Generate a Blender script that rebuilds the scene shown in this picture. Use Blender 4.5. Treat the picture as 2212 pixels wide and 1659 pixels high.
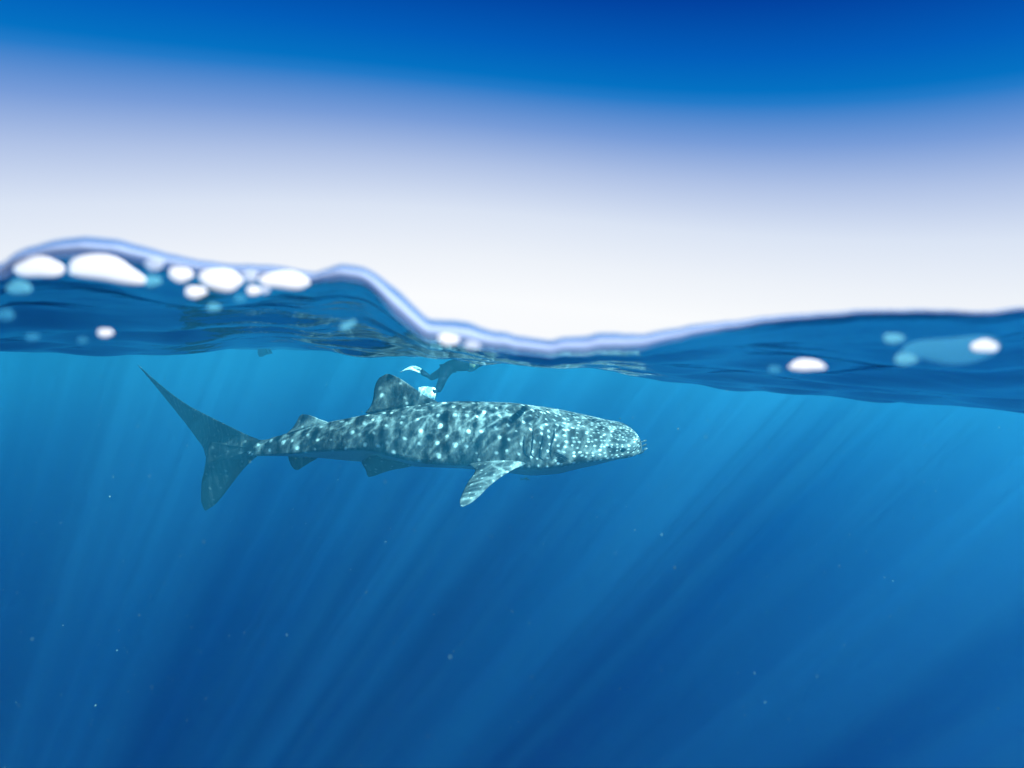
import bpy, math, random
import numpy as np
from mathutils import Vector, Matrix, noise as mnoise

random.seed(7); rng = np.random.default_rng(7)
for o in list(bpy.data.objects): bpy.data.objects.remove(o)
SC = bpy.context.scene
COL = SC.collection

# ------------------------------------------------------------------ camera
FPX, CX, CY, HOR = 1272.3, 1106.0, 829.5, 750.0          # focal length in units of a 2212 px wide frame
PITCH = math.atan((CY - HOR) / FPX)
cam = bpy.data.cameras.new('camera'); camo = bpy.data.objects.new('camera', cam); COL.objects.link(camo)
cam.sensor_width = 36.0; cam.lens = 36.0 * FPX / 2212.0
cam.clip_start = 0.01; cam.clip_end = 2000
cam.dof.use_dof = True; cam.dof.focus_distance = 6.3; cam.dof.aperture_fstop = 4.8
camo.location = (0, 0, 0); camo.rotation_euler = (math.pi / 2 - PITCH, 0, 0)
SC.camera = camo
EXPOSURE = 3.32

# ------------------------------------------------------------------ sky
def lin(c):
    c = np.asarray(c, float) / 255.0
    return np.where(c <= 0.04045, c / 12.92, ((c + 0.055) / 1.055) ** 2.4)
def sky_rgb(c): return tuple(float(v) for v in lin(c) / 2 ** EXPOSURE) + (1.0,)

SUN_DIR = Vector((-0.50, 0.342, -0.786)).normalized()     # the way the light travels
w = bpy.data.worlds.new('World'); SC.world = w; w.use_nodes = True
nt = w.node_tree; nt.nodes.clear()
def N(tree, t, **kw):
    n = tree.nodes.new(t)
    for k, v in kw.items():
        if k.startswith('i_'): n.inputs[int(k[2:]) if k[2:].isdigit() else k[2:].replace('_', ' ')].default_value = v
        else: setattr(n, k, v)
    return n
def M(tree, op, a, b=None, c=None, clamp=False):
    n = tree.nodes.new('ShaderNodeMath'); n.operation = op; n.use_clamp = clamp
    for i, v in enumerate((a, b, c)):
        if v is None: continue
        if isinstance(v, (int, float)): n.inputs[i].default_value = v
        else: tree.links.new(v, n.inputs[i])
    return n.outputs[0]
def ramp(tree, fac, stops, interp='LINEAR'):
    n = tree.nodes.new('ShaderNodeValToRGB'); cr = n.color_ramp; cr.interpolation = interp
    while len(cr.elements) > 1: cr.elements.remove(cr.elements[-1])
    cr.elements[0].position = stops[0][0]; cr.elements[0].color = stops[0][1]
    for p, c in stops[1:]:
        e = cr.elements.new(p); e.color = c
    tree.links.new(fac, n.inputs[0]); return n.outputs[0]

tc = N(nt, 'ShaderNodeTexCoord'); sx = N(nt, 'ShaderNodeSeparateXYZ'); nt.links.new(tc.outputs['Generated'], sx.inputs[0])
X, Y, Z = sx.outputs
# height of the white haze bank over the horizon changes slowly round the compass
wav = M(nt, 'SINE', M(nt, 'MULTIPLY_ADD', X, 3.3, 2.55))
edge = M(nt, 'MULTIPLY_ADD', wav, 0.030, 0.0)
q = M(nt, 'SUBTRACT', Z, edge)                            # 0 at the horizon .. 0.39 at the edge of deep blue
q = M(nt, 'ADD', q, M(nt, 'MULTIPLY', M(nt, 'MULTIPLY', X, X), 0.085))
t = M(nt, 'MULTIPLY_ADD', q, 1.0, 0.3)
S = lambda z: z + 0.3
sky = ramp(nt, t, [
    (0.0, sky_rgb((2, 40, 88))), (S(-0.012), sky_rgb((2, 40, 90))), (S(0.0), sky_rgb((250, 251, 253))),
    (S(0.06), sky_rgb((251, 252, 253))), (S(0.13), sky_rgb((238, 242, 248))), (S(0.20), sky_rgb((219, 228, 243))),
    (S(0.27), sky_rgb((176, 194, 229))), (S(0.325), sky_rgb((120, 156, 215))), (S(0.375), sky_rgb((35, 122, 200))),
    (S(0.39), sky_rgb((2, 112, 193))), (S(0.43), sky_rgb((0, 92, 184))), (S(0.49), sky_rgb((0, 62, 157))),
    (S(0.55), sky_rgb((0, 50, 145)))])
bg = N(nt, 'ShaderNodeBackground'); nt.links.new(sky, bg.inputs[0]); bg.inputs[1].default_value = 1.0
nish = N(nt, 'ShaderNodeTexSky', sky_type='NISHITA', sun_disc=False)
nish.sun_elevation = math.asin(-SUN_DIR.z); nish.sun_rotation = math.atan2(-SUN_DIR.x, -SUN_DIR.y)
bg2 = N(nt, 'ShaderNodeBackground'); tint = N(nt, 'ShaderNodeVectorMath', operation='MULTIPLY'); tint.inputs[1].default_value = (0.1, 0.5, 1); nt.links.new(nish.outputs[0], tint.inputs[0]); nt.links.new(tint.outputs[0], bg2.inputs[0]); bg2.inputs[1].default_value = 0.05
mx = N(nt, 'ShaderNodeMixShader'); mx.inputs[0].default_value = 0.01
nt.links.new(bg.outputs[0], mx.inputs[1]); nt.links.new(bg2.outputs[0], mx.inputs[2])
wo = N(nt, 'ShaderNodeOutputWorld'); nt.links.new(mx.outputs[0], wo.inputs[0])

# ------------------------------------------------------------------ sun, exposure, render
sun = bpy.data.lights.new('sun', 'SUN'); sun.energy = 5.0; sun.angle = math.radians(0.5); sun.color = (1.0, 0.97, 0.92)
suno = bpy.data.objects.new('sun', sun); COL.objects.link(suno); suno.location = (3, -2, 6)
suno.rotation_euler = SUN_DIR.to_track_quat('-Z', 'Y').to_euler()
vs = SC.view_settings; vs.view_transform = 'Standard'; vs.look = 'None'; vs.gamma = 1; vs.exposure = EXPOSURE; vs.use_curve_mapping = False
SC.render.engine = 'CYCLES'
cy = SC.cycles
cy.use_denoising = True
try: cy.denoiser = 'OPENIMAGEDENOISE'
except Exception: pass
cy.max_bounces = 6; cy.diffuse_bounces = 2; cy.glossy_bounces = 3; cy.transmission_bounces = 6; cy.volume_bounces = 1
cy.transparent_max_bounces = 24; cy.sample_clamp_indirect = 4; cy.caustics_reflective = False; cy.caustics_refractive = False

# ------------------------------------------------------------------ helpers
CP, SP = math.cos(PITCH), math.sin(PITCH)
def P(px, py, Yd):
    """point that stands at forward distance Yd and is seen at (px, py) of a 2212 x 1659 frame"""
    px = np.asarray(px, float); py = np.asarray(py, float); Yd = np.asarray(Yd, float)
    dy = FPX * CP + (CY - py) * SP
    dz = -FPX * SP + (CY - py) * CP
    k = Yd / dy
    return np.stack(np.broadcast_arrays((px - CX) * k, Yd, dz * k), -1)
def mesh(name, verts, faces, mat=None, parent=None, smooth=True, uv=None, attrs=None):
    me = bpy.data.meshes.new(name)
    me.from_pydata([tuple(map(float, v)) for v in verts], [], [tuple(int(i) for i in f) for f in faces])
    if smooth: me.polygons.foreach_set('use_smooth', [True] * len(me.polygons))
    if uv is not None:
        l = me.uv_layers.new(name='spots'); idx = np.empty(len(me.loops), np.int32); me.loops.foreach_get('vertex_index', idx)
        l.data.foreach_set('uv', np.asarray(uv, np.float32)[idx].ravel())
    for k, v in (attrs or {}).items():
        a = me.attributes.new(k, 'FLOAT', 'POINT'); a.data.foreach_set('value', np.asarray(v, np.float32))
    me.update()
    o = bpy.data.objects.new(name, me); COL.objects.link(o)
    if mat: me.materials.append(mat)
    if parent: o.parent = parent; o.matrix_parent_inverse = parent.matrix_world.inverted()
    return o
def tag(o, label=None, cat=None, group=None, kind=None):
    for k, v in (('label', label), ('category', cat), ('group', group), ('kind', kind)):
        if v: o[k] = v
    return o
def empty(name, loc):
    o = bpy.data.objects.new(name, None); COL.objects.link(o); o.location = loc; o.empty_display_size = 0.1
    bpy.context.view_layer.update(); return o
def grid_faces(nr, nc, wrap=False, off=0):
    f = []
    for i in range(nr - 1):
        for j in range(nc if wrap else nc - 1):
            k = (j + 1) % nc
            f.append((off + i * nc + j, off + i * nc + k, off + (i + 1) * nc + k, off + (i + 1) * nc + j))
    return f
def interp(tab, x):
    tab = sorted(tab); xs = [a[0] for a in tab]; ys = [a[1] for a in tab]
    return np.interp(x, xs, ys)
def csmooth(tab, x):
    """monotone-ish cubic (PCHIP) through the table"""
    tab = sorted(tab); xs = np.array([a[0] for a in tab], float); ys = np.array([a[1] for a in tab], float)
    h = np.diff(xs); d = np.diff(ys) / h; m = np.zeros_like(ys); m[0] = d[0]; m[-1] = d[-1]
    for i in range(1, len(xs) - 1):
        if d[i - 1] * d[i] > 0:
            w1 = 2 * h[i] + h[i - 1]; w2 = h[i] + 2 * h[i - 1]; m[i] = (w1 + w2) / (w1 / d[i - 1] + w2 / d[i])
    x = np.clip(np.asarray(x, float), xs[0], xs[-1]); i = np.clip(np.searchsorted(xs, x) - 1, 0, len(xs) - 2)
    tt = (x - xs[i]) / h[i]
    return ((2 * tt**3 - 3 * tt**2 + 1) * ys[i] + (tt**3 - 2 * tt**2 + tt) * h[i] * m[i] + (-2 * tt**3 + 3 * tt**2) * ys[i + 1] + (tt**3 - tt**2) * h[i] * m[i + 1])
def sstep(a, b, x):
    t_ = np.clip((x - a) / (b - a), 0, 1); return t_ * t_ * (3 - 2 * t_)

def newmat(name):
    m = bpy.data.materials.new(name); m.use_nodes = True; m.node_tree.nodes.clear(); return m, m.node_tree
def principled(name, col, rough=0.5, noise_scale=None, noise_amt=0.3, **kw):
    m, t_ = newmat(name); p = N(t_, 'ShaderNodeBsdfPrincipled'); out = N(t_, 'ShaderNodeOutputMaterial')
    p.inputs['Roughness'].default_value = rough; p.inputs['Specular IOR Level'].default_value = 0.06
    for k, v in kw.items(): p.inputs[k.replace('_', ' ')].default_value = v
    if noise_scale:
        tcn = N(t_, 'ShaderNodeTexCoord'); nn = N(t_, 'ShaderNodeTexNoise'); nn.inputs['Scale'].default_value = noise_scale
        t_.links.new(tcn.outputs['Object'], nn.inputs['Vector'])
        lo = tuple(c * (1 - noise_amt) for c in col[:3]) + (1,); hi = tuple(min(1, c * (1 + noise_amt)) for c in col[:3]) + (1,)
        t_.links.new(ramp(t_, nn.outputs[0], [(0.3, lo), (0.7, hi)]), p.inputs['Base Color'])
    else: p.inputs['Base Color'].default_value = tuple(col[:3]) + (1,)
    t_.links.new(p.outputs[0], out.inputs[0]); return m

# ------------------------------------------------------------------ WATER
TOP = [(-900, 600), (-400, 590), (0, 570), (40, 545), (80, 530), (130, 518), (190, 513), (240, 517), (300, 530), (370, 550), (430, 562),
       (500, 571), (560, 573), (620, 578), (680, 589), (705, 581), (740, 572), (780, 577), (820, 598), (860, 628), (900, 668), (935, 692),
       (980, 692), (1020, 701), (1080, 718), (1140, 730), (1180, 733), (1240, 728), (1320, 720), (1360, 722), (1430, 715), (1500, 702),
       (1600, 691), (1700, 680), (1780, 675), (1900, 668), (2000, 668), (2120, 672), (2212, 664), (2600, 680), (3100, 700)]
RIM = [(-900, 26), (0, 30), (190, 40), (300, 36), (450, 26), (560, 24), (680, 20), (740, 32), (790, 34), (830, 46), (860, 58), (900, 52), (940, 46), (1000, 52),
       (1060, 42), (1180, 34), (1300, 40), (1400, 30), (1500, 24), (1600, 16), (1700, 12), (1900, 9), (2212, 8), (3100, 12)]
LOW = [(-900, 745), (0, 756), (200, 763), (350, 764), (440, 759), (530, 753), (600, 752), (660, 757), (750, 768), (850, 773), (900, 771), (950, 776),
       (1000, 781), (1050, 787), (1150, 790), (1280, 796), (1400, 811), (1500, 828), (1600, 840), (1750, 855), (1900, 862), (2000, 868),
       (2100, 878), (2212, 890), (2600, 905), (3100, 880)]
YM = [(-900, 1.6), (0, 2.4), (350, 3.0), (650, 4.2), (900, 4.6), (1300, 4.2), (1700, 3.3), (2212, 1.9), (3100, 1.8)]
Y0 = 0.30
us = np.concatenate([np.linspace(-5200, -1000, 22)[:-1], np.linspace(-1000, -60, 60)[:-1], np.arange(-60, 2272, 5.0), np.linspace(2272, 3200, 60), np.linspace(3300, 7400, 22)])
ys = np.concatenate([np.geomspace(Y0, 1.6, 110)[:-1], np.geomspace(1.6, 14, 330)[:-1], np.geomspace(14, 260, 130)])
topw = sum(a * np.sin(us / l_ + p_) for a, l_, p_ in ((1.6, 11.0, 0.3), (1.4, 17.0, 2.0), (1.2, 29.0, 4.0), (0.8, 6.3, 1.0)))
top_u, rim_u, low_u, ym_u = csmooth(TOP, us) + topw * (0.25 + 0.5 * np.exp(-((us - 1150) / 260.0) ** 2)), csmooth(RIM, us), csmooth(LOW, us), csmooth(YM, us)
edge_u = top_u + rim_u * 0.45 - 0.0
U, YY = np.meshgrid(us, ys)
def water_height(U, YY):
    e = np.interp(U, us, edge_u); lo = np.interp(U, us, low_u); ym = np.interp(U, us, ym_u)
    s = np.log(YY / Y0) / np.log(ym / Y0)
    py = e + (lo - e) * sstep(0, 1, np.clip(s, 0, 1)) ** 0.8
    z1 = P(U, py, YY)[..., 2]
    zm = P(U, lo, ym)[..., 2]
    zfar = 0.06 + 0.10 * np.sin(0.35 * YY + 0.0011 * U) * np.clip(YY / 20, 0, 1) + 0.06 * np.sin(0.14 * YY + 1.0 + 0.002 * U)
    k = sstep(0, 1, (YY - ym) / (ym * 1.3))
    z2 = zm + (zfar - zm) * k
    return np.where(YY < ym, z1, z2)
HZ = water_height(U, YY)
XX = (U - CX) / FPX * YY / CP
rip = np.zeros_like(HZ)
for i in range(26):
    lam = 0.16 * (1.16 ** i) if i < 18 else rng.uniform(0.25, 1.2)
    a = rng.normal(0.35, 0.75); kx, ky = math.cos(a), math.sin(a)
    dphase = 0.6 * np.sin(XX * rng.uniform(0.3, 1.2) + YY * rng.uniform(0.3, 1.2) + rng.uniform(0, 6))
    ph = 2 * np.pi * (kx * XX + ky * YY) / lam + rng.uniform(0, 6.28) + dphase
    res = np.clip(1.6 - 0.07 * YY / lam, 0, 1)
    rip += (0.0085 + 0.006 * sstep(2.5, 5, YY)) * lam ** 0.9 * (1 - np.abs(np.sin(ph / 2))) * res * rng.uniform(0.5, 1.2)
rip -= rip.mean()
rip *= sstep(1.6, 4.0, YY) * (1 - 0.6 * sstep(1500, 2300, U) * (1 - sstep(3, 6, YY)))
lump = np.zeros_like(HZ)
for i in range(10):
    lam = rng.uniform(0.22, 0.7); a = rng.uniform(0, 3.14)
    lump += 0.0016 * lam / 0.4 * np.sin(2 * np.pi * (math.cos(a) * XX + math.sin(a) * YY) / lam + rng.uniform(0, 6))
HZ = HZ + rip + 1.7 * lump * sstep(0.35, 0.8, YY)
V = np.stack([XX, YY, HZ], -1)

# underside and top of the water: mirror beyond the critical angle, clear inside it.  The clear part passes the
# light unevenly, the way the small waves gather it into a net of bright lines and broad beams.
ms, t_ = newmat('water_surface')
geo = N(t_, 'ShaderNodeNewGeometry'); tcn = N(t_, 'ShaderNodeTexCoord')
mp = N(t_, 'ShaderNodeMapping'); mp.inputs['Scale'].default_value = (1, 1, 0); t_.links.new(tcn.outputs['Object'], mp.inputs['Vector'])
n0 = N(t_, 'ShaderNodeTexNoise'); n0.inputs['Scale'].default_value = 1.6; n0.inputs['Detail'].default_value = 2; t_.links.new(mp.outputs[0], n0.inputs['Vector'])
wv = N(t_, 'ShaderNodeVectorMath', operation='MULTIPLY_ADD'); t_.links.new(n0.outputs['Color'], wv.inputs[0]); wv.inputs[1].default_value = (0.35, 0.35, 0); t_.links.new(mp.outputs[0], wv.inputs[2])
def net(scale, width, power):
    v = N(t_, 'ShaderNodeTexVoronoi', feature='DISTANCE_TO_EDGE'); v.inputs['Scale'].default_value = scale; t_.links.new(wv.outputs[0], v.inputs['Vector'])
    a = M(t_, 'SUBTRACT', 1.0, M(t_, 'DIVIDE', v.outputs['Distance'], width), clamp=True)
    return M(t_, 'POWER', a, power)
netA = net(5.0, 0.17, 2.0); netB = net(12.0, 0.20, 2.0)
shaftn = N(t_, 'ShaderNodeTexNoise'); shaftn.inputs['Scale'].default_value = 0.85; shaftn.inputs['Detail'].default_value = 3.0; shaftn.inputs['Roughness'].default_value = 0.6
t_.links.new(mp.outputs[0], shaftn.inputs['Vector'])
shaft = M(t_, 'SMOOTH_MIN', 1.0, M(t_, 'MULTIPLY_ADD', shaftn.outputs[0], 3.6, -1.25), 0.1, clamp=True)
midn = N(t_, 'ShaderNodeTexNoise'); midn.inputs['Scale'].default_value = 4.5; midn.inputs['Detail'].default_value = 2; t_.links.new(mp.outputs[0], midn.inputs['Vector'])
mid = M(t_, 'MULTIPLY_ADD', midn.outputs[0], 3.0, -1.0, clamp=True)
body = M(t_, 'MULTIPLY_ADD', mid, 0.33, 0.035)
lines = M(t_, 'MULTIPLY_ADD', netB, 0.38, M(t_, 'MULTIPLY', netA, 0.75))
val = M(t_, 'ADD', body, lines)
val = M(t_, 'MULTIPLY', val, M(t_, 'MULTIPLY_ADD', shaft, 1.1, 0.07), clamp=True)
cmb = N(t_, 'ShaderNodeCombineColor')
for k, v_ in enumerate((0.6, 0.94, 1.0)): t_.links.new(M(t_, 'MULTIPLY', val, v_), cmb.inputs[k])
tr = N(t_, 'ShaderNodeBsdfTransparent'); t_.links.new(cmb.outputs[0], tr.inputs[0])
bn = N(t_, 'ShaderNodeTexNoise'); bn.inputs['Scale'].default_value = 9.0; bn.inputs['Detail'].default_value = 4; t_.links.new(tcn.outputs['Object'], bn.inputs['Vector'])
bmp = N(t_, 'ShaderNodeBump'); bmp.inputs['Strength'].default_value = 0.14; bmp.inputs['Distance'].default_value = 0.03; t_.links.new(bn.outputs[0], bmp.inputs['Height'])
gl = N(t_, 'ShaderNodeBsdfGlossy'); gl.inputs['Roughness'].default_value = 0.06; gl.inputs['Color'].default_value = (0.55, 0.68, 0.78, 1); t_.links.new(bmp.outputs[0], gl.inputs['Normal'])
fr = N(t_, 'ShaderNodeFresnel'); fr.inputs[0].default_value = 1.33; t_.links.new(bmp.outputs[0], fr.inputs['Normal'])
mix = N(t_, 'ShaderNodeMixShader'); t_.links.new(fr.outputs[0], mix.inputs[0]); t_.links.new(tr.outputs[0], mix.inputs[1]); t_.links.new(gl.outputs[0], mix.inputs[2])
out = N(t_, 'ShaderNodeOutputMaterial'); t_.links.new(mix.outputs[0], out.inputs[0])

nr, nc = V.shape[:2]
surf = mesh('water_surface', V.reshape(-1, 3), grid_faces(nr, nc), ms)
tag(surf, kind='structure')

def vol_mat(name, ss, sa, g=0.0):
    m, t_ = newmat(name); out = N(t_, 'ShaderNodeOutputMaterial')
    s = N(t_, 'ShaderNodeVolumeScatter'); d = max(ss); s.inputs['Density'].default_value = d
    s.inputs['Color'].default_value = tuple(c / d for c in ss) + (1,); s.inputs['Anisotropy'].default_value = g
    a = N(t_, 'ShaderNodeVolumeAbsorption'); d = max(sa) * 1.0001; a.inputs['Density'].default_value = d
    a.inputs['Color'].default_value = tuple(1 - c / d for c in sa) + (1,)
    ad = N(t_, 'ShaderNodeAddShader'); t_.links.new(s.outputs[0], ad.inputs[0]); t_.links.new(a.outputs[0], ad.inputs[1])
    t_.links.new(ad.outputs[0], out.inputs['Volume']); return m
def water_body(name, depth_, mat, eps):
    """closed body of water below the surface sheet; its front side is the flat window the camera looks through"""
    iy = np.arange(0, nr, 4); iy[-1] = nr - 1 if iy[-1] != nr - 1 else iy[-1]
    iy = np.unique(np.append(iy, nr - 1)); iu = np.unique(np.append(np.arange(0, nc, 3), nc - 1))
    T = V[np.ix_(iy, iu)].copy(); T[..., 2] -= eps; T[0, :, 1] += eps
    B = T.copy(); B[..., 2] = -depth_
    r, c = T.shape[:2]; n = r * c
    f = grid_faces(r, c) + [tuple(reversed(q_)) for q_ in grid_faces(r, c, off=n)]
    per = [j for j in range(c)] + [i * c + c - 1 for i in range(1, r)] + [(r - 1) * c + j for j in range(c - 2, -1, -1)] + [i * c for i in range(r - 2, 0, -1)]
    for a, b in zip(per, per[1:] + per[:1]): f.append((b, a, a + n, b + n))
    return tag(mesh(name, np.concatenate([T.reshape(-1, 3), B.reshape(-1, 3)]), f, mat, smooth=False), kind='structure')
G = 0.28
water_body('sea_water', 70.0, vol_mat('sea_water', (0.00003, 0.0006, 0.0092), (0.125, 0.043, 0.022), G), 0.004)
water_body('surface_water', 1.7, vol_mat('surface_water', (0.0040, 0.0162, 0.0195), (0.0005, 0.0005, 0.0005), G), 0.006)
water_body('surface_water', 5.5, vol_mat('upper_water', (0.00002, 0.0095, 0.0135), (0.0005, 0.0005, 0.0005), G), 0.008)

# meniscus: the thick lip of water that creeps up the window; its refracted sky is painted as a pale bead and blue lip
mm, t_ = newmat('meniscus_water')
g1 = N(t_, 'ShaderNodeBsdfTranslucent'); g1.inputs['Color'].default_value = (0.17, 0.225, 0.345, 1)
df = N(t_, 'ShaderNodeBsdfDiffuse'); df.inputs[0].default_value = (0.17, 0.225, 0.345, 1)
mxs = N(t_, 'ShaderNodeMixShader'); mxs.inputs[0].default_value = 0.6
t_.links.new(g1.outputs[0], mxs.inputs[1]); t_.links.new(df.outputs[0], mxs.inputs[2])
lwm = N(t_, 'ShaderNodeLayerWeight'); lwm.inputs[0].default_value = 0.5
fm = M(t_, 'MULTIPLY', M(t_, 'SUBTRACT', 1.0, lwm.outputs['Facing']), 0.62, clamp=True)
trm = N(t_, 'ShaderNodeBsdfTransparent'); trm.inputs[0].default_value = (0.82, 0.92, 0.98, 1)
mxt = N(t_, 'ShaderNodeMixShader'); t_.links.new(fm, mxt.inputs[0]); t_.links.new(trm.outputs[0], mxt.inputs[1]); t_.links.new(mxs.outputs[0], mxt.inputs[2])
out = N(t_, 'ShaderNodeOutputMaterial'); t_.links.new(mxt.outputs[0], out.inputs[0])
ml, t_ = newmat('lip_water')
ltr = N(t_, 'ShaderNodeBsdfTransparent'); ltr.inputs[0].default_value = (0.36, 0.60, 0.86, 1)
ldf = N(t_, 'ShaderNodeBsdfDiffuse'); ldf.inputs[0].default_value = (0.03, 0.07, 0.15, 1)
lmx = N(t_, 'ShaderNodeMixShader'); lmx.inputs[0].default_value = 0.3
t_.links.new(ltr.outputs[0], lmx.inputs[1]); t_.links.new(ldf.outputs[0], lmx.inputs[2])
out = N(t_, 'ShaderNodeOutputMaterial'); t_.links.new(lmx.outputs[0], out.inputs[0])
def rim_tube(name, mid_, half, thick, Yd, mat):
    """a round bead of water that follows the waterline; mid_ and half are shares of the lip's height"""
    ring = []; nR = 14
    for i, u in enumerate(us):
        c = top_u[i] + rim_u[i] * mid_; h = rim_u[i] * half
        for k in range(nR):
            a = 2 * math.pi * k / nR
            p = P(u, c + h * math.sin(a), Yd); p[1] += thick * math.cos(a) * (0.6 + 0.4 * min(1, rim_u[i] / 40)); ring.append(p)
    return tag(mesh(name, ring, grid_faces(len(us), nR, wrap=True), mat), kind='structure')
rim_tube('waterline_meniscus', 0.62, 0.40, 0.0035, Y0 - 0.004, mm)
rim_tube('waterline_lip', 0.17, 0.19, 0.0015, Y0 - 0.003, ml)

# air bubbles and drops caught along the waterline; the sky light they pass is painted into their colour
def bubble_mat(name, col, mixv, rough=0.3):
    m, t_ = newmat(name); d = N(t_, 'ShaderNodeBsdfPrincipled'); d.inputs['Base Color'].default_value = col + (1,); d.inputs['Roughness'].default_value = 0.8; d.inputs['Specular IOR Level'].default_value = 0.05
    trn = N(t_, 'ShaderNodeBsdfTransparent'); trn.inputs[0].default_value = (0.75, 0.88, 0.97, 1); lw = N(t_, 'ShaderNodeLayerWeight'); lw.inputs[0].default_value = 0.5
    f = M(t_, 'MULTIPLY', M(t_, 'POWER', M(t_, 'SUBTRACT', 1.0, lw.outputs['Facing']), 2.2), mixv, clamp=True)
    tl = N(t_, 'ShaderNodeBsdfTranslucent'); tl.inputs['Color'].default_value = col + (1,); dm = N(t_, 'ShaderNodeMixShader'); dm.inputs[0].default_value = 0.15
    t_.links.new(d.outputs[0], dm.inputs[1]); t_.links.new(tl.outputs[0], dm.inputs[2])
    x = N(t_, 'ShaderNodeMixShader'); t_.links.new(f, x.inputs[0]); t_.links.new(trn.outputs[0], x.inputs[1]); t_.links.new(dm.outputs[0], x.inputs[2])
    o_ = N(t_, 'ShaderNodeOutputMaterial'); t_.links.new(x.outputs[0], o_.inputs[0]); return m
BM = {'w': bubble_mat('sky_white_bubble', (0.25, 0.265, 0.30), 1.3), 'p': bubble_mat('pale_bubble', (0.16, 0.19, 0.25), 0.9),
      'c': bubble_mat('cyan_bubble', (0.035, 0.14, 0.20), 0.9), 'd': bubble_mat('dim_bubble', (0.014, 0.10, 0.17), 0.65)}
def blob(px, py, rx, ry, bend=0.0, tilt=0.0, Yd=0.286):
    nu, nv = 28, 14; vs_ = []; k = Yd / FPX
    c = P(px, py, Yd)
    for i in range(nv + 1):
        a = math.pi * i / nv
        for j in range(nu):
            b = 2 * math.pi * j / nu
            x_ = math.sin(a) * math.cos(b); z_ = math.sin(a) * math.sin(b); y_ = math.cos(a)
            wob = 1 + 0.07 * math.sin(3 * b + px) + 0.04 * math.sin(5 * b + py)
            X_ = x_ * rx * wob; Z_ = z_ * ry * wob - bend * (x_ * x_)
            Xr = X_ * math.cos(tilt) - Z_ * math.sin(tilt); Zr = X_ * math.sin(tilt) + Z_ * math.cos(tilt)
            vs_.append((Xr * k, y_ * min(rx, ry) * k * 0.12, Zr * k))
    return c, vs_, grid_faces(nv + 1, nu, wrap=True)
BUB = [
    (85, 578, 54, 22, 2, 0, 'w', 'long white oval bubble at the far left under the wave crest'),
    (228, 579, 84, 27, 14, -0.18, 'w', 'largest white bubble, kidney shaped, under the left wave crest'),
    (333, 571, 20, 14, 0, 0, 'p', 'pale faint bubble just right of the largest kidney shaped one'),
    (390, 593, 26, 16, 0, -0.1, 'w', 'small white bubble between the kidney shaped and the plump oval one'),
    (477, 604, 46, 24, 3, -0.12, 'w', 'plump white oval bubble left of the small pale pair'),
    (540, 597, 17, 13, 0, 0, 'p', 'small pale bubble squeezed between two big white ones'),
    (615, 604, 54, 19, 8, -0.05, 'w', 'long white bubble at the right end of the bubble row'),
    (422, 631, 23, 13, 0, 0, 'w', 'small white bubble hanging below the bubble row'),
    (548, 628, 16, 10, 0, 0, 'w', 'tiny white bubble under the squeezed pale one'),
    (572, 627, 10, 8, 0, 0, 'p', 'tiny pale bubble touching a tiny white one'),
    (41, 621, 27, 15, 0, 0, 'c', 'blue-grey oval bubble below the long one at far left'),
    (328, 607, 20, 12, 0, 0, 'c', 'turquoise bubble right of the kidney shaped bubble\'s lower end'),
    (461, 664, 15, 8, 0, 0, 'c', 'lone turquoise bubble well below the plump white oval'),
    (10, 680, 21, 13, 0, 0, 'd', 'dim blue bubble cut off by the left picture edge'),
    (70, 728, 15, 8, 0, 0, 'd', 'dim blue bubble low at left, above the far waterline'),
    (178, 735, 11, 6, 0, 0, 'd', 'faintest small bubble, left of the lone bright white one'),
    (227, 719, 17, 9, 0, 0, 'w', 'lone bright white bubble low on the left under dark water'),
    (518, 645, 13, 9, 0, 0, 'd', 'dim blue bubble below the row, right of the plump oval'),
    (745, 706, 11, 7, 0, 0.3, 'c', 'left of two small turquoise bubbles under the second crest'),
    (760, 698, 9, 6, 0, 0.3, 'c', 'right of two small turquoise bubbles under the second crest'),
    (968, 734, 23, 12, 0, -0.1, 'w', 'white bubble at the foot of the steep wave slope'),
    (1020, 746, 18, 9, 0, -0.1, 'p', 'pale bubble just right of the white one at the slope foot'),
    (1743, 789, 40, 12, 2, 0, 'w', 'flat white bubble under the long right swell'),
    (1673, 798, 15, 7, 0, 0, 'd', 'dim bubble left of the flat white one at right'),
    (1930, 731, 24, 11, 0, 0, 'c', 'turquoise bubble upper left of the wide pale patch'),
    (1956, 776, 26, 13, 0, 0, 'c', 'turquoise bubble at the lower left end of the wide patch'),
    (2127, 748, 31, 14, 0, 0, 'w', 'white bubble near the right picture edge'),
    (2060, 757, 110, 30, -6, 0.05, 'd', 'wide flat turquoise air pocket near the right picture edge')]
for px, py, rx, ry, bd, tl, mk, lab in BUB:
    c, vv, ff = blob(px, py, rx, ry, bd, tl, 0.292 if rx > 100 else 0.284)
    o = mesh('air_bubble', vv, ff, BM[mk]); o.location = c
    tag(o, lab, 'bubble', 'air bubbles along the waterline')

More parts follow.
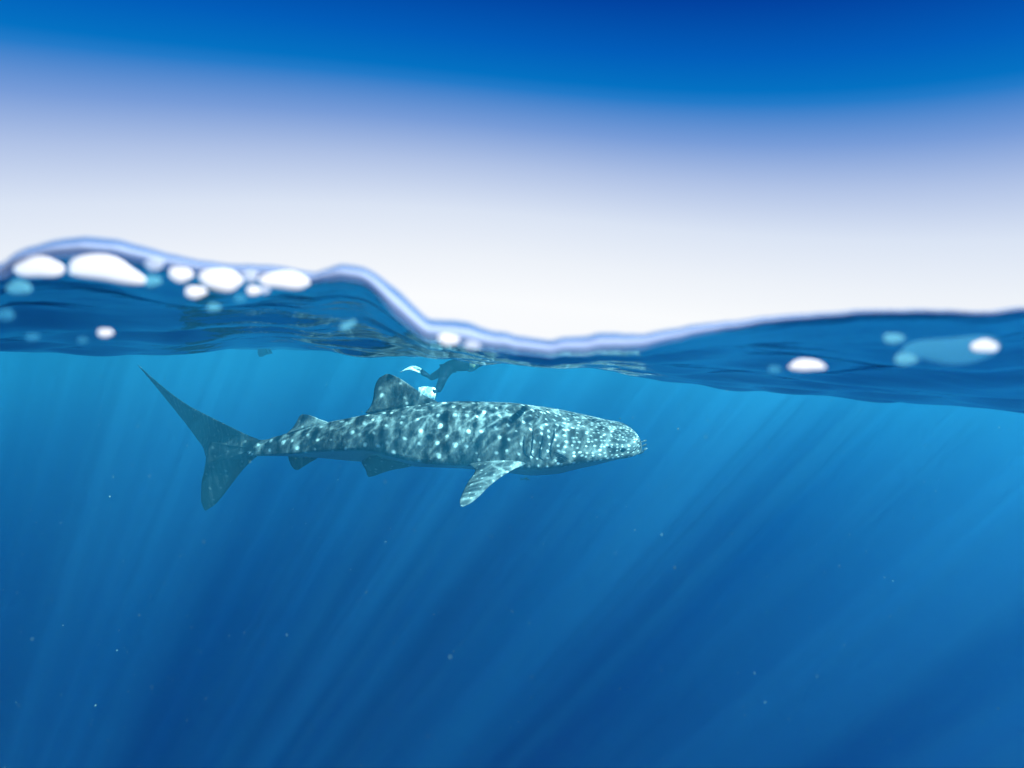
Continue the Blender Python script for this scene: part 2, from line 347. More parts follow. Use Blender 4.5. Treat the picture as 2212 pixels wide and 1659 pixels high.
# ------------------------------------------------------------------ WHALE SHARK
ST = {  # px: top, keel(widest), bottom (picture rows), half width in m
    1385: (945, 955, 963, .20), 1384: (938, 956, 968, .31), 1380: (929, 959, 974, .39), 1371: (918, 963, 980, .44), 1355: (911, 968, 986, .465), 1330: (907, 971, 992, .47),
    1300: (900, 973, 1003, .485), 1250: (889, 977, 1014, .49), 1200: (879, 985, 1024, .48), 1150: (872, 991, 1027, .47), 1100: (866, 989, 1022, .46),
    1050: (864, 987, 1017, .45), 1000: (863, 985, 1012, .43), 950: (865, 984, 1010, .41), 900: (871, 979, 1008, .37), 850: (880, 970, 1004, .32),
    800: (890, 961, 999, .28), 750: (900, 964, 995, .235), 700: (910, 968, 990, .195), 650: (924, 974, 987, .155), 600: (938, 978, 985, .125),
    570: (946, 980, 985, .105), 545: (946, 981, 986, .085), 528: (950, 978, 982, .045), 515: (956, 973, 976, .018), 508: (962, 969, 970, .004)}
YS_OLD = [(1385, 6.05), (1200, 6.15), (1000, 6.3), (800, 6.55), (600, 6.95), (447, 7.35)]
YS = [(1385, 6.0), (1200, 6.08), (1000, 6.15), (800, 6.2), (600, 6.27), (447, 6.4)]
nst, nth = 420, 120
def tabcol(i): return [(k, v[i]) for k, v in ST.items()]
xq = 508 + (1385 - 508) * (1 - (1 - np.linspace(0, 1, nst)) ** 1.25)
def body_pt(px, th, grow=0.0):
    """th = 0 nearest the camera (widest line), pi/2 top, pi far side, 3pi/2 belly"""
    px = np.asarray(px, float); th = np.asarray(th, float)
    tp, kl, bt, wd = (csmooth(tabcol(i), px) for i in range(4)); yc = csmooth(YS, px)
    zt = P(px, tp, yc)[..., 2] - 0.02; zk = P(px, kl, yc)[..., 2]; zb = P(px, bt, yc)[..., 2]; xx = P(px, kl, yc)[..., 0]
    xx = xx - 12 * sstep(1150, 1370, px) / FPX * yc
    c, s = np.cos(th), np.sin(th)
    upper = s >= 0
    head = sstep(1150, 1330, px); tail = 1 - sstep(700, 960, px)
    eu = 0.86 - 0.16 * head 
    cw = np.where(upper, np.sign(c) * np.abs(c) ** (0.95 - 0.33 * head + 0.25 * tail), np.sign(c) * np.abs(c) ** (0.95 + 1.1 * tail))
    sa = np.clip(np.abs(s), 0, 1)
    cw = np.where(upper, cw, np.sign(c) * np.maximum(1 - sa ** (1.45 - 0.35 * tail), 0))
    sz = np.where(upper, np.abs(s) ** eu * (zt - zk), -np.abs(s) ** (1.0 + 0.2 * tail) * (zk - zb))
    an = np.where(c >= 0, th, np.pi - th); an = (an + np.pi) % (2 * np.pi) - np.pi
    rg = 0
    for a0, am, wdt in ((0.30, 0.010, 0.05), (0.72, 0.010, 0.05)):
        fade = sstep(850, 950, px) * (1 - sstep(1050, 1200, px))
        rg = rg + am * fade * np.exp(-((an - a0) / wdt) ** 2)
    rg = rg + grow
    # blunt mouth: lips swell a little
    yy = yc - cw * wd - c * rg
    zz = zk + sz + s * rg
    return np.stack(np.broadcast_arrays(xx, yy, zz), -1)
TH = np.linspace(0, 2 * np.pi, nth, endpoint=False)
B_ = body_pt(xq[:, None], TH[None, :])
# uv: metres along / around, divided by the local distance between spots
ds = np.concatenate([[0], np.cumsum(np.abs(np.diff(P(xq, 950, csmooth(YS, xq))[:, 0])))])
spc = csmooth([(447, .13), (700, .15), (1000, .155), (1110, .115), (1200, .058), (1300, .036), (1385, .028)], xq)
uu = np.concatenate([[0], np.cumsum(np.diff(ds) / (0.5 * (spc[1:] + spc[:-1]) * (1 + 0.7 * sstep(1150, 1250, xq[1:]))))])
seg = np.linalg.norm(np.diff(B_, axis=1), axis=2); arc = np.concatenate([np.zeros((nst, 1)), np.cumsum(seg, 1)], 1)
full = arc[:, -1:]; arcs = np.where(arc > full * 0.5, arc - full * 1.0, arc)
vv_ = arcs / spc[:, None]
UVb = np.stack([np.broadcast_to(uu[:, None], vv_.shape), vv_], -1).reshape(-1, 2)
thn = np.broadcast_to(TH[None, :], vv_.shape); belly = sstep(0.0, -0.25, np.where(np.cos(thn) > -2, np.sin(thn), 0)).reshape(-1)
headw = np.broadcast_to(sstep(1050, 1250, xq)[:, None], vv_.shape).reshape(-1)
SV = [B_.reshape(-1, 3)]; SF = grid_faces(nst, nth, wrap=True); SUV = [UVb]; SBE = [belly]; SHE = [headw]; SFN = [np.zeros(nst * nth)]; SSP = [np.ones(nst * nth)]
off = nst * nth
for end, rev in ((0, False), (nst - 1, True)):
    c = B_[end].mean(0); SV.append(c[None]); SUV.append(UVb[end * nth][None]); SBE.append(np.array([0.3])); SHE.append(np.array([float(rev)])); SFN.append(np.zeros(1)); SSP.append(np.ones(1))
    for j in range(nth):
        a, b = end * nth + j, end * nth + (j + 1) % nth
        SF.append((b, a, off) if not rev else (a, b, off))
    off += 1
def resample(pts, n):
    pts = np.asarray(pts, float); d = np.concatenate([[0], np.cumsum(np.linalg.norm(np.diff(pts, axis=0)[:, :2], axis=1))])
    tq = np.linspace(0, d[-1], n)
    tab = [list(zip(d, pts[:, k])) for k in range(3)]
    return np.stack([csmooth(tb, tq) for tb in tab], -1)
def fin(LE, TE, thick, pale=0.0, spc_=0.085, ns=60, ncd=26, thick_tip=0.25, sp=0.6):
    global off
    L = resample(LE, ns); T = resample(TE, ns)
    for A_ in (L, T): A_[:, 2] += csmooth(YS, A_[:, 0]) - csmooth(YS_OLD, A_[:, 0])
    Lw = P(L[:, 0], L[:, 1], L[:, 2]); Tw = P(T[:, 0], T[:, 1], T[:, 2])
    s = np.linspace(0, 1, ns)
    span = np.gradient(0.5 * (Lw + Tw), axis=0); chord = Tw - Lw
    nrm = np.cross(chord, span); nrm /= np.linalg.norm(nrm, axis=1)[:, None] + 1e-9
    nrm = np.where((nrm @ nrm[2])[:, None] < 0, -nrm, nrm)
    kk = ns // 3; pad = np.concatenate([np.repeat(nrm[3:4], kk, 0), nrm[:-4], np.repeat(nrm[-5:-4], kk + 4, 0)])
    nrm = np.stack([np.convolve(pad[:, q_], np.ones(2 * kk + 1) / (2 * kk + 1), 'valid') for q_ in range(3)], -1)
    nrm /= np.linalg.norm(nrm, axis=1)[:, None]
    rows = []; uvs = []
    cc = np.concatenate([np.linspace(0, 1, ncd), np.linspace(1, 0, ncd)[1:-1]]); sgn = np.concatenate([np.ones(ncd), -np.ones(ncd - 2)])
    cw = cc ** 1.3
    prof = np.sqrt(np.clip(cw, 0, 1)) * (1 - cw) ** 0.9 * 2.0 + 0.03 * np.sin(np.pi * cw)
    for i in range(ns):
        th_ = thick * (1 - (1 - thick_tip) * s[i]) * np.clip((1 - s[i]) * 8, 0.05, 1) ** 0.5
        flare = 1 + 1.0 * np.exp(-s[i] * 14)
        rows.append(Lw[i] + chord[i] * cw[:, None] + nrm[i] * (prof * sgn * th_ * flare)[:, None])
    R_ = np.array(rows); m = len(cc)
    du = R_ - R_[0, 0]
    ax = chord[ns // 3] / (np.linalg.norm(chord[ns // 3]) + 1e-9); up = np.cross(nrm[ns // 3], ax)
    uvs = np.stack([du @ ax, du @ up], -1) / spc_ + 37.3
    SV.append(R_.reshape(-1, 3)); SUV.append(uvs.reshape(-1, 2)); SF.extend(grid_faces(ns, m, wrap=True, off=off))
    pl = pale * (0.35 + 0.65 * (1 - np.broadcast_to(cw[None, :], (ns, m)))) if np.isscalar(pale) else np.zeros((ns, m))
    SBE.append(np.zeros(ns * m)); SHE.append(np.zeros(ns * m)); SFN.append(pl.reshape(-1)); SSP.append(np.full(ns * m, sp)); off += ns * m
    SV.append(R_[-1].mean(0)[None]); SUV.append(uvs[-1, 0][None]); SBE.append(np.zeros(1)); SHE.append(np.zeros(1)); SFN.append(np.array([pale])); SSP.append(np.array([sp]))
    for j in range(m): SF.append((off - m + (j + 1) % m, off - m + j, off)[::-1])
    off += 1
def at_y(pts, y): return [(a, b, y) if np.isscalar(y) else (a, b, yy_) for (a, b), yy_ in zip(pts, [y] * len(pts) if np.isscalar(y) else y)]
# first dorsal fin
fin(at_y([(965, 884), (938, 864), (920, 856), (897, 840), (874, 824), (861, 816), (850, 811), (842, 808)], 6.42),
    at_y([(845, 905), (815, 896), (789, 892), (800, 878), (806, 860), (808, 842), (812, 828), (820, 816), (834, 808)], 6.52), 0.05, 0.05, 0.15)
# second dorsal fin
fin(at_y([(725, 922), (706, 911), (689, 905), (675, 899), (664, 896), (657, 895)], 6.75), at_y([(668, 935), (640, 938), (619, 937), (632, 924), (641, 910), (646, 900), (652, 895)], 6.85), 0.028, 0.7, 0.12)
# tail fin, upper lobe: swings away from the camera at the tip
fin([(575, 962, 7.0), (560, 950, 7.02), (538, 941, 7.05), (498, 922, 7.13), (447, 897, 7.55), (410, 878, 7.95), (373, 853, 8.35), (336, 823, 8.65), (298, 788, 8.95)],
    [(470, 1000, 7.2), (456, 998, 7.22), (444, 985, 7.35), (439, 968, 7.6), (426, 949, 7.95), (404, 919, 8.3), (377, 885, 8.6), (337, 836, 8.85), (297, 788, 8.95)], 0.045, 0.0, 0.12, ns=90, sp=0.18)
# tail fin, lower lobe
fin([(585, 970, 7.0), (560, 983, 7.03), (549, 991, 7.08), (528, 1011, 7.12), (504, 1041, 7.2), (482, 1070, 7.28), (463, 1091, 7.35), (445, 1103, 7.4)],
    [(455, 955, 7.2), (446, 975, 7.22), (444, 998, 7.25), (441, 1016, 7.3), (435, 1046, 7.34), (434, 1078, 7.38), (438, 1094, 7.4), (442, 1102, 7.4)], 0.038, 0.1, 0.12, ns=60, sp=0.2)
# right pectoral fin: comes down and out towards the camera
fin([(1165, 968, 5.95), (1150, 992, 5.80), (1134, 1003, 5.72), (1111, 1013, 5.62), (1084, 1029, 5.52), (1057, 1050, 5.42), (1034, 1073, 5.34), (1013, 1089, 5.28), (999, 1095, 5.25)],
    [(1050, 972, 6.05), (1030, 990, 5.93), (1012, 1001, 5.86), (1026, 1016, 5.74), (1011, 1041, 5.60), (998, 1068, 5.44), (993, 1084, 5.32), (995, 1094, 5.26)], 0.045, 0.75, 0.085, ns=90)
# left pectoral fin, on the far side
fin([(1150, 985, 6.45), (1120, 990, 6.7), (1080, 985, 7.0), (1040, 975, 7.3)], [(1060, 985, 6.4), (1040, 985, 6.6), (1030, 980, 6.95), (1030, 974, 7.28)], 0.05, 0.5, 0.085)
# pelvic fins
fin(at_y([(905, 994), (884, 1008), (852, 1014), (824, 1022), (808, 1028), (800, 1030)], [6.25, 6.3, 6.36, 6.42, 6.46, 6.48]), at_y([(800, 985), (781, 999), (787, 1010), (791, 1018), (793, 1026), (796, 1030)], [6.3, 6.36, 6.4, 6.44, 6.46, 6.48]), 0.03, 0.25, 0.1, sp=0.3)
fin(at_y([(905, 994), (884, 1000), (852, 1004), (824, 1006)], [6.6, 6.65, 6.75, 6.85]), at_y([(800, 985), (790, 995), (800, 1001), (812, 1006)], [6.6, 6.68, 6.78, 6.86]), 0.03, 0.25, 0.1)
# anal fin
fin(at_y([(700, 978), (684, 991), (668, 1000), (656, 1008), (645, 1015)], 6.85), at_y([(630, 978), (623, 988), (627, 1001), (633, 1011), (638, 1015)], 6.9), 0.02, 0.5, 0.1, sp=0.0)

SVa = np.concatenate(SV)
mk_, t_ = newmat('whale_shark_skin')
uvn = N(t_, 'ShaderNodeUVMap', uv_map='spots'); tcn = N(t_, 'ShaderNodeTexCoord')
def attr(n_): return N(t_, 'ShaderNodeAttribute', attribute_name=n_).outputs['Fac']
aB, aH, aF = attr('belly'), attr('head'), attr('fin_pale')
wn = N(t_, 'ShaderNodeTexNoise'); wn.inputs['Scale'].default_value = 0.8; wn.inputs['Detail'].default_value = 2; t_.links.new(uvn.outputs[0], wn.inputs['Vector'])
wv2 = N(t_, 'ShaderNodeVectorMath', operation='MULTIPLY_ADD'); t_.links.new(wn.outputs['Color'], wv2.inputs[0]); wv2.inputs[1].default_value = (0.5, 0.5, 0); t_.links.new(uvn.outputs[0], wv2.inputs[2])
vo = N(t_, 'ShaderNodeTexVoronoi', voronoi_dimensions='2D'); vo.inputs['Scale'].default_value = 1.0; vo.inputs['Randomness'].default_value = 0.72; t_.links.new(wv2.outputs[0], vo.inputs['Vector'])
sc_ = N(t_, 'ShaderNodeSeparateColor'); t_.links.new(vo.outputs['Color'], sc_.inputs[0])
rad = M(t_, 'MULTIPLY_ADD', sc_.outputs[0], 0.085, M(t_, 'MULTIPLY_ADD', aH, 0.085, 0.05))
dd = M(t_, 'DIVIDE', M(t_, 'SUBTRACT', rad, vo.outputs['Distance']), 0.15)
spot = M(t_, 'ADD', dd, 0.5, clamp=True)
halo = M(t_, 'SUBTRACT', 1.0, M(t_, 'DIVIDE', vo.outputs['Distance'], 0.45), clamp=True)
# pale upright bars between the columns of spots
su = N(t_, 'ShaderNodeSeparateXYZ'); t_.links.new(wv2.outputs[0], su.inputs[0])
bar = M(t_, 'POWER', M(t_, 'ABSOLUTE', M(t_, 'SINE', M(t_, 'MULTIPLY', su.outputs[0], math.pi))), 5.0)
bar = M(t_, 'MULTIPLY', bar, M(t_, 'SUBTRACT', 1.0, aH))
# streaky mottling
mo = N(t_, 'ShaderNodeTexNoise'); mo.inputs['Scale'].default_value = 8.0; mo.inputs['Detail'].default_value = 5; mo.inputs['Roughness'].default_value = 0.62
mpp = N(t_, 'ShaderNodeMapping'); mpp.inputs['Scale'].default_value = (1.5, 1.0, 0.7); mpp.inputs['Rotation'].default_value = (0, 0.5, 0); t_.links.new(tcn.outputs['Object'], mpp.inputs['Vector']); t_.links.new(mpp.outputs[0], mo.inputs['Vector'])
mot = M(t_, 'MULTIPLY_ADD', mo.outputs[0], 3.8, -1.6, clamp=True)
base = M(t_, 'MULTIPLY_ADD', mot, M(t_, 'MULTIPLY_ADD', attr('spotted'), 0.135, 0.035), 0.006)
base = M(t_, 'MULTIPLY_ADD', aH, 0.08, base)
base = M(t_, 'ADD', base, M(t_, 'MULTIPLY', M(t_, 'MULTIPLY', bar, attr('spotted')), 0.045))
base = M(t_, 'ADD', base, M(t_, 'MULTIPLY', M(t_, 'MULTIPLY', halo, attr('spotted')), 0.035))
base = M(t_, 'ADD', base, M(t_, 'MULTIPLY', aF, 0.42))
spotk = M(t_, 'MULTIPLY', M(t_, 'MULTIPLY', spot, attr('spotted')), M(t_, 'MULTIPLY_ADD', sc_.outputs[1], 0.45, 0.55))
base = M(t_, 'MULTIPLY', base, M(t_, 'MULTIPLY_ADD', attr('spotted'), 0.85, 0.15))  # darker skin on sparsely spotted fins; paints the tail's shade into its colour
stn = N(t_, 'ShaderNodeTexNoise'); stn.inputs['Scale'].default_value = 6.0; stn.inputs['Detail'].default_value = 4
stm = N(t_, 'ShaderNodeMapping'); stm.inputs['Rotation'].default_value = (0, 0.45, 0); stm.inputs['Scale'].default_value = (3.2, 1.0, 0.5); t_.links.new(tcn.outputs['Object'], stm.inputs['Vector']); t_.links.new(stm.outputs[0], stn.inputs['Vector'])
stv = M(t_, 'MULTIPLY_ADD', stn.outputs[0], 4.0, -2.1, clamp=True)
base = M(t_, 'MULTIPLY_ADD', M(t_, 'MULTIPLY', stv, M(t_, 'SUBTRACT', 1.0, attr('spotted'))), 0.10, base)
colv = M(t_, 'MULTIPLY_ADD', spotk, 0.80, base)
mixb = N(t_, 'ShaderNodeMix', data_type='FLOAT'); t_.links.new(aB, mixb.inputs[0]); t_.links.new(colv, mixb.inputs[2]); mixb.inputs[3].default_value = 0.30
rgbm = N(t_, 'ShaderNodeVectorMath', operation='SCALE'); rgbm.inputs[0].default_value = (0.92, 1.0, 1.0); t_.links.new(mixb.outputs[0], rgbm.inputs['Scale'])
pr = N(t_, 'ShaderNodeBsdfPrincipled'); t_.links.new(rgbm.outputs[0], pr.inputs['Base Color']); pr.inputs['Roughness'].default_value = 0.55; pr.inputs['Specular IOR Level'].default_value = 0.03
bn2 = N(t_, 'ShaderNodeTexNoise'); bn2.inputs['Scale'].default_value = 26; bn2.inputs['Detail'].default_value = 3; t_.links.new(tcn.outputs['Object'], bn2.inputs['Vector'])
bp = N(t_, 'ShaderNodeBump'); bp.inputs['Strength'].default_value = 0.35; bp.inputs['Distance'].default_value = 0.02; t_.links.new(bn2.outputs[0], bp.inputs['Height']); t_.links.new(bp.outputs[0], pr.inputs['Normal'])
out = N(t_, 'ShaderNodeOutputMaterial'); t_.links.new(pr.outputs[0], out.inputs[0])
shark = empty('whale_shark', tuple(P(1000, 985, 6.3)))
tag(shark, 'spotted whale shark swimming right just under the surface', 'whale shark')
mesh('body', SVa, SF, mk_, shark, uv=np.concatenate(SUV), attrs={'belly': np.concatenate(SBE), 'head': np.concatenate(SHE), 'fin_pale': np.concatenate(SFN), 'spotted': np.concatenate(SSP)})

def flank(px, py, grow=0.0):
    """point of the camera-facing flank seen at picture row py"""
    th = np.linspace(-1.2, 1.45, 200); pts = body_pt(np.full(200, float(px)), th, grow)
    dyy = pts[:, 1]; row = CY - (pts[:, 2] * CP + dyy * SP) / (dyy * CP - pts[:, 2] * SP) * FPX
    i = int(np.argmin(np.abs(row - py)))
    # keep the column right too: shift px for the nearer surface
    col = CX + pts[i, 0] / (pts[i, 1] * CP - pts[i, 2] * SP) * FPX
    return pts[i], col
def flank_xy(px, py, grow=0.0):
    q_ = px
    for _ in range(4):
        p, c = flank(q_, py, grow); q_ += px - c
    return p
dark = principled('dark_skin_fold', (0.012, 0.02, 0.028), 0.7, 30)
def ribbon(name, pts, wid, parent, mat, closed=False):
    """a thin welt that follows the skin"""
    pts = np.array([flank_xy(a, b, 0.001) for a, b in pts]); n = 30
    d = np.concatenate([[0], np.cumsum(np.linalg.norm(np.diff(pts, axis=0), axis=1))]); tq = np.linspace(0, d[-1], n)
    C_ = np.stack([csmooth(list(zip(d, pts[:, k])), tq) for k in range(3)], -1); vs_ = []
    for i in range(n):
        tn = C_[min(i + 1, n - 1)] - C_[max(i - 1, 0)]; tn /= np.linalg.norm(tn); s1 = np.cross(tn, (0, -1, 0.1)); s1 /= np.linalg.norm(s1); s2 = np.cross(s1, tn)
        r = wid * (math.sin(math.pi * (i + 0.5) / n) ** 0.5)
        for k in range(6):
            a = 2 * math.pi * k / 6; vs_.append(C_[i] + s1 * r * math.cos(a) + s2 * r * 0.5 * math.sin(a))
    f = grid_faces(n, 6, wrap=True) + [tuple(range(5, -1, -1)), tuple(range((n - 1) * 6, n * 6))]
    return mesh(name, vs_, f, mat, parent)
for pts in ([(1152, 918), (1151, 945), (1149, 968), (1147, 980), (1155, 990)], [(1133, 940), (1131, 965), (1135, 980), (1144, 988)],
            [(1174, 935), (1171, 955), (1166, 975), (1166, 986), (1174, 994)], [(1197, 920), (1197, 940), (1191, 960), (1189, 978), (1191, 990)]):
    ribbon('gill_slit', pts, 0.009, shark, dark)
for k in range(5):
    ribbon('gill_fold', [(1197 + 1.5 * k, 977 + 5 * k - k * 0.5), (1212 + k * 0.5, 982 + 4 * k), (1228 - 3 * k, 992 + 2.2 * k)], 0.006, shark, dark)
ribbon('mouth_line', [(1381, 958), (1376, 967), (1368, 974), (1358, 980)], 0.0045, shark, dark)
def ball(name, c, r, mat, parent, sq=(1, 1, 1)):
    nu, nv = 20, 12; vs_ = [(c[0] + r * sq[0] * math.sin(math.pi * i / nv) * math.cos(2 * math.pi * j / nu), c[1] + r * sq[1] * math.cos(math.pi * i / nv), c[2] + r * sq[2] * math.sin(math.pi * i / nv) * math.sin(2 * math.pi * j / nu)) for i in range(nv + 1) for j in range(nu)]
    return mesh(name, vs_, grid_faces(nv + 1, nu, wrap=True), mat, parent)
eye_m = principled('eye', (0.006, 0.01, 0.016), 0.15)
ball('eye', flank_xy(1347, 971), 0.019, eye_m, shark, (1.2, 0.6, 1))
ball('spiracle', flank_xy(1316, 966), 0.009, dark, shark, (1.6, 0.5, 0.8))

# ------------------------------------------------------------------ SMALL FISH
fish_silver = principled('silver_fish_skin', (0.42, 0.50, 0.50), 0.35, 60, 0.5)
fish_dark = principled('dark_fish_skin', (0.05, 0.075, 0.10), 0.4, 60, 0.4)
fish_band = principled('banded_fish_skin', (0.2, 0.24, 0.26), 0.4, 25, 0.9)
def small_fish(tail_px, head_px, Yd, deep, mat, label, bend=0.0, group=None):
    a = P(*tail_px, Yd); b = P(*head_px, Yd - 0.02); ax = b - a; L = np.linalg.norm(ax); ax /= L
    up = np.array([0, 0, 1.0]) - ax * ax[2]; up /= np.linalg.norm(up); sd = np.cross(ax, up)
    root = empty('small_fish', tuple((a + b) / 2)); tag(root, label, 'fish', group)
    n, m = 18, 10; vs_ = []
    for i in range(n):
        s = i / (n - 1); h = L * deep * (math.sin(math.pi * min(1, s * 0.96 + 0.03)) ** 0.8) * (0.35 + 0.65 * s ** 0.5) + 0.002
        c = a + ax * L * (0.2 + 0.8 * s) + up * (bend * L * math.sin(math.pi * s))
        for k in range(m):
            t0 = 2 * math.pi * k / m; vs_.append(c + up * h * math.sin(t0) + sd * h * 0.45 * math.cos(t0))
    mesh('body', vs_, grid_faces(n, m, wrap=True) + [tuple(range(m - 1, -1, -1)), tuple(range((n - 1) * m, n * m))], mat, root)
    def plate(name, pts, th=0.0015):
        pts = np.array(pts); k = len(pts); v = np.concatenate([pts + sd * th, pts - sd * th])
        f = [tuple(range(k)), tuple(range(2 * k - 1, k - 1, -1))] + [(i, k + i, k + (i + 1) % k, (i + 1) % k) for i in range(k)]
        mesh(name, v, f, mat, root, smooth=False)
    tl = a + ax * L * 0.24
    plate('tail_fin', [tl, a + up * L * 0.15 - ax * 0.0, a + ax * L * 0.08, a - up * L * 0.15])
    c0 = a + ax * L * 0.62 + up * (L * deep * 0.8 + bend * L * 0.9)
    plate('dorsal_fin', [c0 - ax * L * 0.22, c0 + ax * L * 0.1, c0 + ax * L * 0.02 + up * L * 0.09, c0 - ax * L * 0.12 + up * L * 0.04])
    c1 = a + ax * L * 0.66
    plate('pectoral_fin', [c1, c1 - ax * L * 0.12 - up * L * 0.16 - sd * 0.01, c1 - ax * L * 0.04 - up * L * 0.13 - sd * 0.01])
    ball('eye', tuple(b - ax * L * 0.1 + up * L * 0.02 + (sd if sd[1] < 0 else -sd) * L * deep * 0.3), L * 0.03, eye_m, root)
fg = 'little pilot fish in front of the snout'
small_fish((1386, 955), (1397, 951), 5.95, 0.16, fish_silver, 'pale translucent pilot fish touching the tip of the snout', group=fg)
small_fish((1385, 966), (1397, 959), 5.9, 0.14, fish_band, 'banded pilot fish just below the snout tip', group=fg)
small_fish((1378, 982), (1391, 975), 5.85, 0.13, fish_dark, 'lower dark-backed pilot fish under the mouth', group=fg)
small_fish((1386, 975), (1398, 968), 5.8, 0.12, fish_silver, 'bright silver pilot fish at the front of the lower pair', group=fg)
small_fish((1124, 1035), (1145, 1037), 5.9, 0.075, fish_dark, 'slim dark arched remora below the pectoral fin', bend=0.1)

# ------------------------------------------------------------------ SNORKELLERS
wet = principled('wetsuit_neoprene', (0.004, 0.008, 0.016), 0.6, 12, 0.3)
skin_m = principled('skin', (0.42, 0.26, 0.18), 0.5, 15, 0.15)
shirt = principled('yellow_rash_vest', (0.62, 0.56, 0.28), 0.6, 10, 0.2)
blade_m = principled('white_fin_blade', (0.82, 0.86, 0.84), 0.4, 20, 0.12)
hair_m = principled('dark_hair', (0.02, 0.015, 0.012), 0.6, 40, 0.4)
def skin_figure(name, joints, edges, mat, parent, levels=2):
    me = bpy.data.meshes.new(name); me.from_pydata([tuple(j[0]) for j in joints], edges, [])
    o = bpy.data.objects.new(name, me); COL.objects.link(o); me.materials.append(mat)
    md = o.modifiers.new('skin', 'SKIN'); md.use_smooth_shade = True
    sv = me.skin_vertices[0].data
    for i, j in enumerate(joints):
        r = j[1] if isinstance(j[1], tuple) else (j[1], j[1]); sv[i].radius = r
    sv[0].use_root = True
    sd_ = o.modifiers.new('sub', 'SUBSURF'); sd_.levels = levels; sd_.render_levels = levels
    bpy.context.view_layer.update()
    dg = bpy.context.evaluated_depsgraph_get(); ev = o.evaluated_get(dg); m2 = bpy.data.meshes.new_from_object(ev)
    o.modifiers.clear(); o.data = m2; bpy.data.meshes.remove(me)
    m2.polygons.foreach_set('use_smooth', [True] * len(m2.polygons))
    if not m2.materials: m2.materials.append(mat)
    o.parent = parent; o.matrix_parent_inverse = parent.matrix_world.inverted(); return o
PY = 9.2
pers = empty('person', tuple(P(970, 786, PY)))
tag(pers, 'snorkeller in dark wetsuit kicking long white fins behind the dorsal fin', 'person')
def J(px, py, dy=0.0, r=0.08): return (P(px, py, PY + dy), r)
jt = [J(975, 786, 0, (0.135, 0.115)), J(988, 786, 0.0, (0.13, 0.11)), J(1004, 789, 0.05, (0.135, 0.11)), J(1028, 782, 0.15, (0.15, 0.12)), J(1050, 768, 0.3, (0.13, 0.10)), J(1060, 760, 0.35, 0.06), J(1072, 752, 0.4, 0.10), J(1080, 750, 0.42, 0.075),
      J(964, 794, -0.05, 0.095), J(950, 806, 0.1, 0.068), J(932, 815, 0.15, 0.062), J(928, 813, 0.15, 0.05),
      J(966, 797, -0.08, 0.10), J(957, 817, -0.3, 0.07), J(948, 840, -0.4, 0.058), J(944, 846, -0.42, 0.05),
      J(1052, 762, -0.1, 0.055), J(1075, 770, -0.3, 0.042), J(1100, 766, -0.3, 0.032), J(1110, 764, -0.3, 0.03),
      J(1056, 762, 0.6, 0.055), J(1085, 764, 0.8, 0.042), J(1110, 760, 0.9, 0.032), J(1120, 758, 0.9, 0.03)]
ed = [(0, 1), (1, 2), (2, 3), (3, 4), (4, 5), (5, 6), (6, 7), (0, 8), (8, 9), (9, 10), (10, 11), (0, 12), (12, 13), (13, 14), (14, 15), (4, 16), (16, 17), (17, 18), (18, 19), (4, 20), (20, 21), (21, 22), (22, 23)]
skin_figure('body', jt, ed, wet, pers)
skin_figure('shirt_tail', [J(1004, 789, 0.04, (0.15, 0.125)), J(1014, 787, 0.08, (0.155, 0.135)), J(1032, 780, 0.16, (0.165, 0.14))], [(0, 1), (1, 2)], shirt, pers, 1)
ball('hair', tuple(P(1075, 749, PY + 0.4)), 0.115, hair_m, pers)
def swim_fin(foot, blade, parent, th=0.008):
    """foot: row of (px, py, dy, half width m, direction) ; blade the same"""
    def strip(name, rows, mat, thick, par):
        vs_ = []
        for (a, b, dy, wv_) in rows:
            c = P(a, b, PY + dy); wv_ = np.array(wv_)
            tn = np.array([0, 0, 1.0]) if abs(wv_[2]) < abs(wv_[1]) else np.array([0, 1.0, 0])
            vs_ += [c + wv_ - tn * thick, c + wv_ + tn * thick, c - wv_ + tn * thick, c - wv_ - tn * thick]
        n = len(rows); f = grid_faces(n, 4, wrap=True) + [(3, 2, 1, 0), tuple(range(4 * n - 4, 4 * n))]
        return mesh(name, vs_, f, mat, par, smooth=True)
    r = strip('swim_fin', foot, wet, 0.03, parent); strip('fin_blade', blade, blade_m, th, r)
swim_fin([(932, 817, 0.15, (0, .05, 0)), (924, 811, 0.15, (0, .06, 0)), (915, 806, 0.15, (0, .08, .01)), (910, 802, 0.15, (0, .08, .01))],
         [(914, 804, 0.15, (0, .07, .022)), (904, 799, 0.15, (0, .09, .03)), (895, 796, 0.15, (0, .10, .03)), (885, 795, 0.15, (0, .10, .022)), (876, 798, 0.15, (0, .10, .01)), (866, 804, 0.15, (0, .09, .0))], pers)
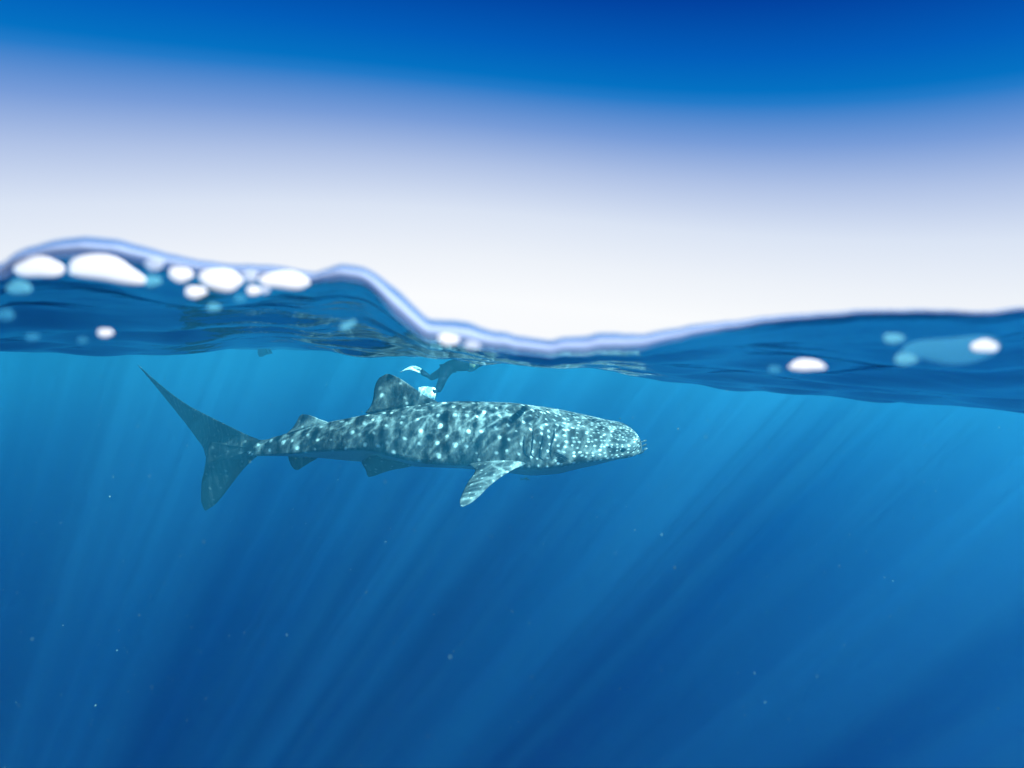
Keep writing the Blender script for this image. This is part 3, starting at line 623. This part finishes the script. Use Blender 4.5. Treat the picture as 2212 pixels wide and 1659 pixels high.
swim_fin([(946, 842, -0.4, (.02, .0, .03)), (944, 848, -0.42, (.015, .0, .05)), (940, 853, -0.45, (.0, .0, .075)), (936, 851, -0.45, (0, .0, .075))],
         [(941, 853, -0.47, (.01, .07, .085)), (933, 851, -0.5, (.01, .075, .095)), (922, 849, -0.5, (0, .07, .09)), (911, 846, -0.5, (0, .06, .07)), (904, 842, -0.5, (0, .03, .035))], pers)
# second swimmer, far off and almost end-on
PY = 12.0
p2 = empty('person', tuple(P(570, 758, PY)))
tag(p2, 'tiny dark swimmer curled in the distance under the surface, left of the shark', 'person')
jt = [J(572, 760, 0, (0.10, 0.085)), J(566, 761, 0, (0.09, 0.08)), J(561, 759, 0, 0.055), J(560, 753, 0, 0.035), J(578, 757, 0, (0.09, 0.07)), J(580, 754, 0.1, 0.05), J(578, 750, 0.1, 0.075), J(563, 763, 0.5, 0.05), J(572, 764, 0.8, 0.045)]
skin_figure('body', jt, [(0, 1), (1, 2), (2, 3), (0, 4), (4, 5), (5, 6), (1, 7), (7, 8)], wet, p2)

# ------------------------------------------------------------------ FLOATING SPECKS
pm = principled('plankton', (0.11, 0.2, 0.2), 0.6, 200, 0.2)
V8, F8 = [], []
ico = [(0, 0, 1), (1, 0, 0), (0, 1, 0), (-1, 0, 0), (0, -1, 0), (0, 0, -1)]; icf = [(0, 1, 2), (0, 2, 3), (0, 3, 4), (0, 4, 1), (5, 2, 1), (5, 3, 2), (5, 4, 3), (5, 1, 4)]
for i in range(1800):
    Yd = 1.2 * (12 / 1.2) ** random.random(); px = random.uniform(-400, 2600); py = random.uniform(800, 1750)
    c = P(px, py, Yd)
    r = random.uniform(0.0003, 0.0008) * (1 + 0.35 * Yd) * (1.8 if random.random() < 0.06 else 1)
    o0 = len(V8); st = [random.uniform(0.5, 1.4) for _ in range(3)]
    V8 += [tuple(c[k] + q_[k] * r * st[k] for k in range(3)) for q_ in ico]; F8 += [tuple(o0 + a for a in f) for f in icf]
for i in range(46):
    Yd = random.uniform(0.45, 0.9); c = P(random.uniform(0, 2212), random.uniform(900, 1640), Yd); r = random.uniform(0.0005, 0.0011); o0 = len(V8)
    V8 += [tuple(c[k] + q_[k] * r for k in range(3)) for q_ in ico]; F8 += [tuple(o0 + a for a in f) for f in icf]
tag(mesh('plankton', V8, F8, pm), 'pale specks of plankton drifting all through the water', 'plankton', kind='stuff')
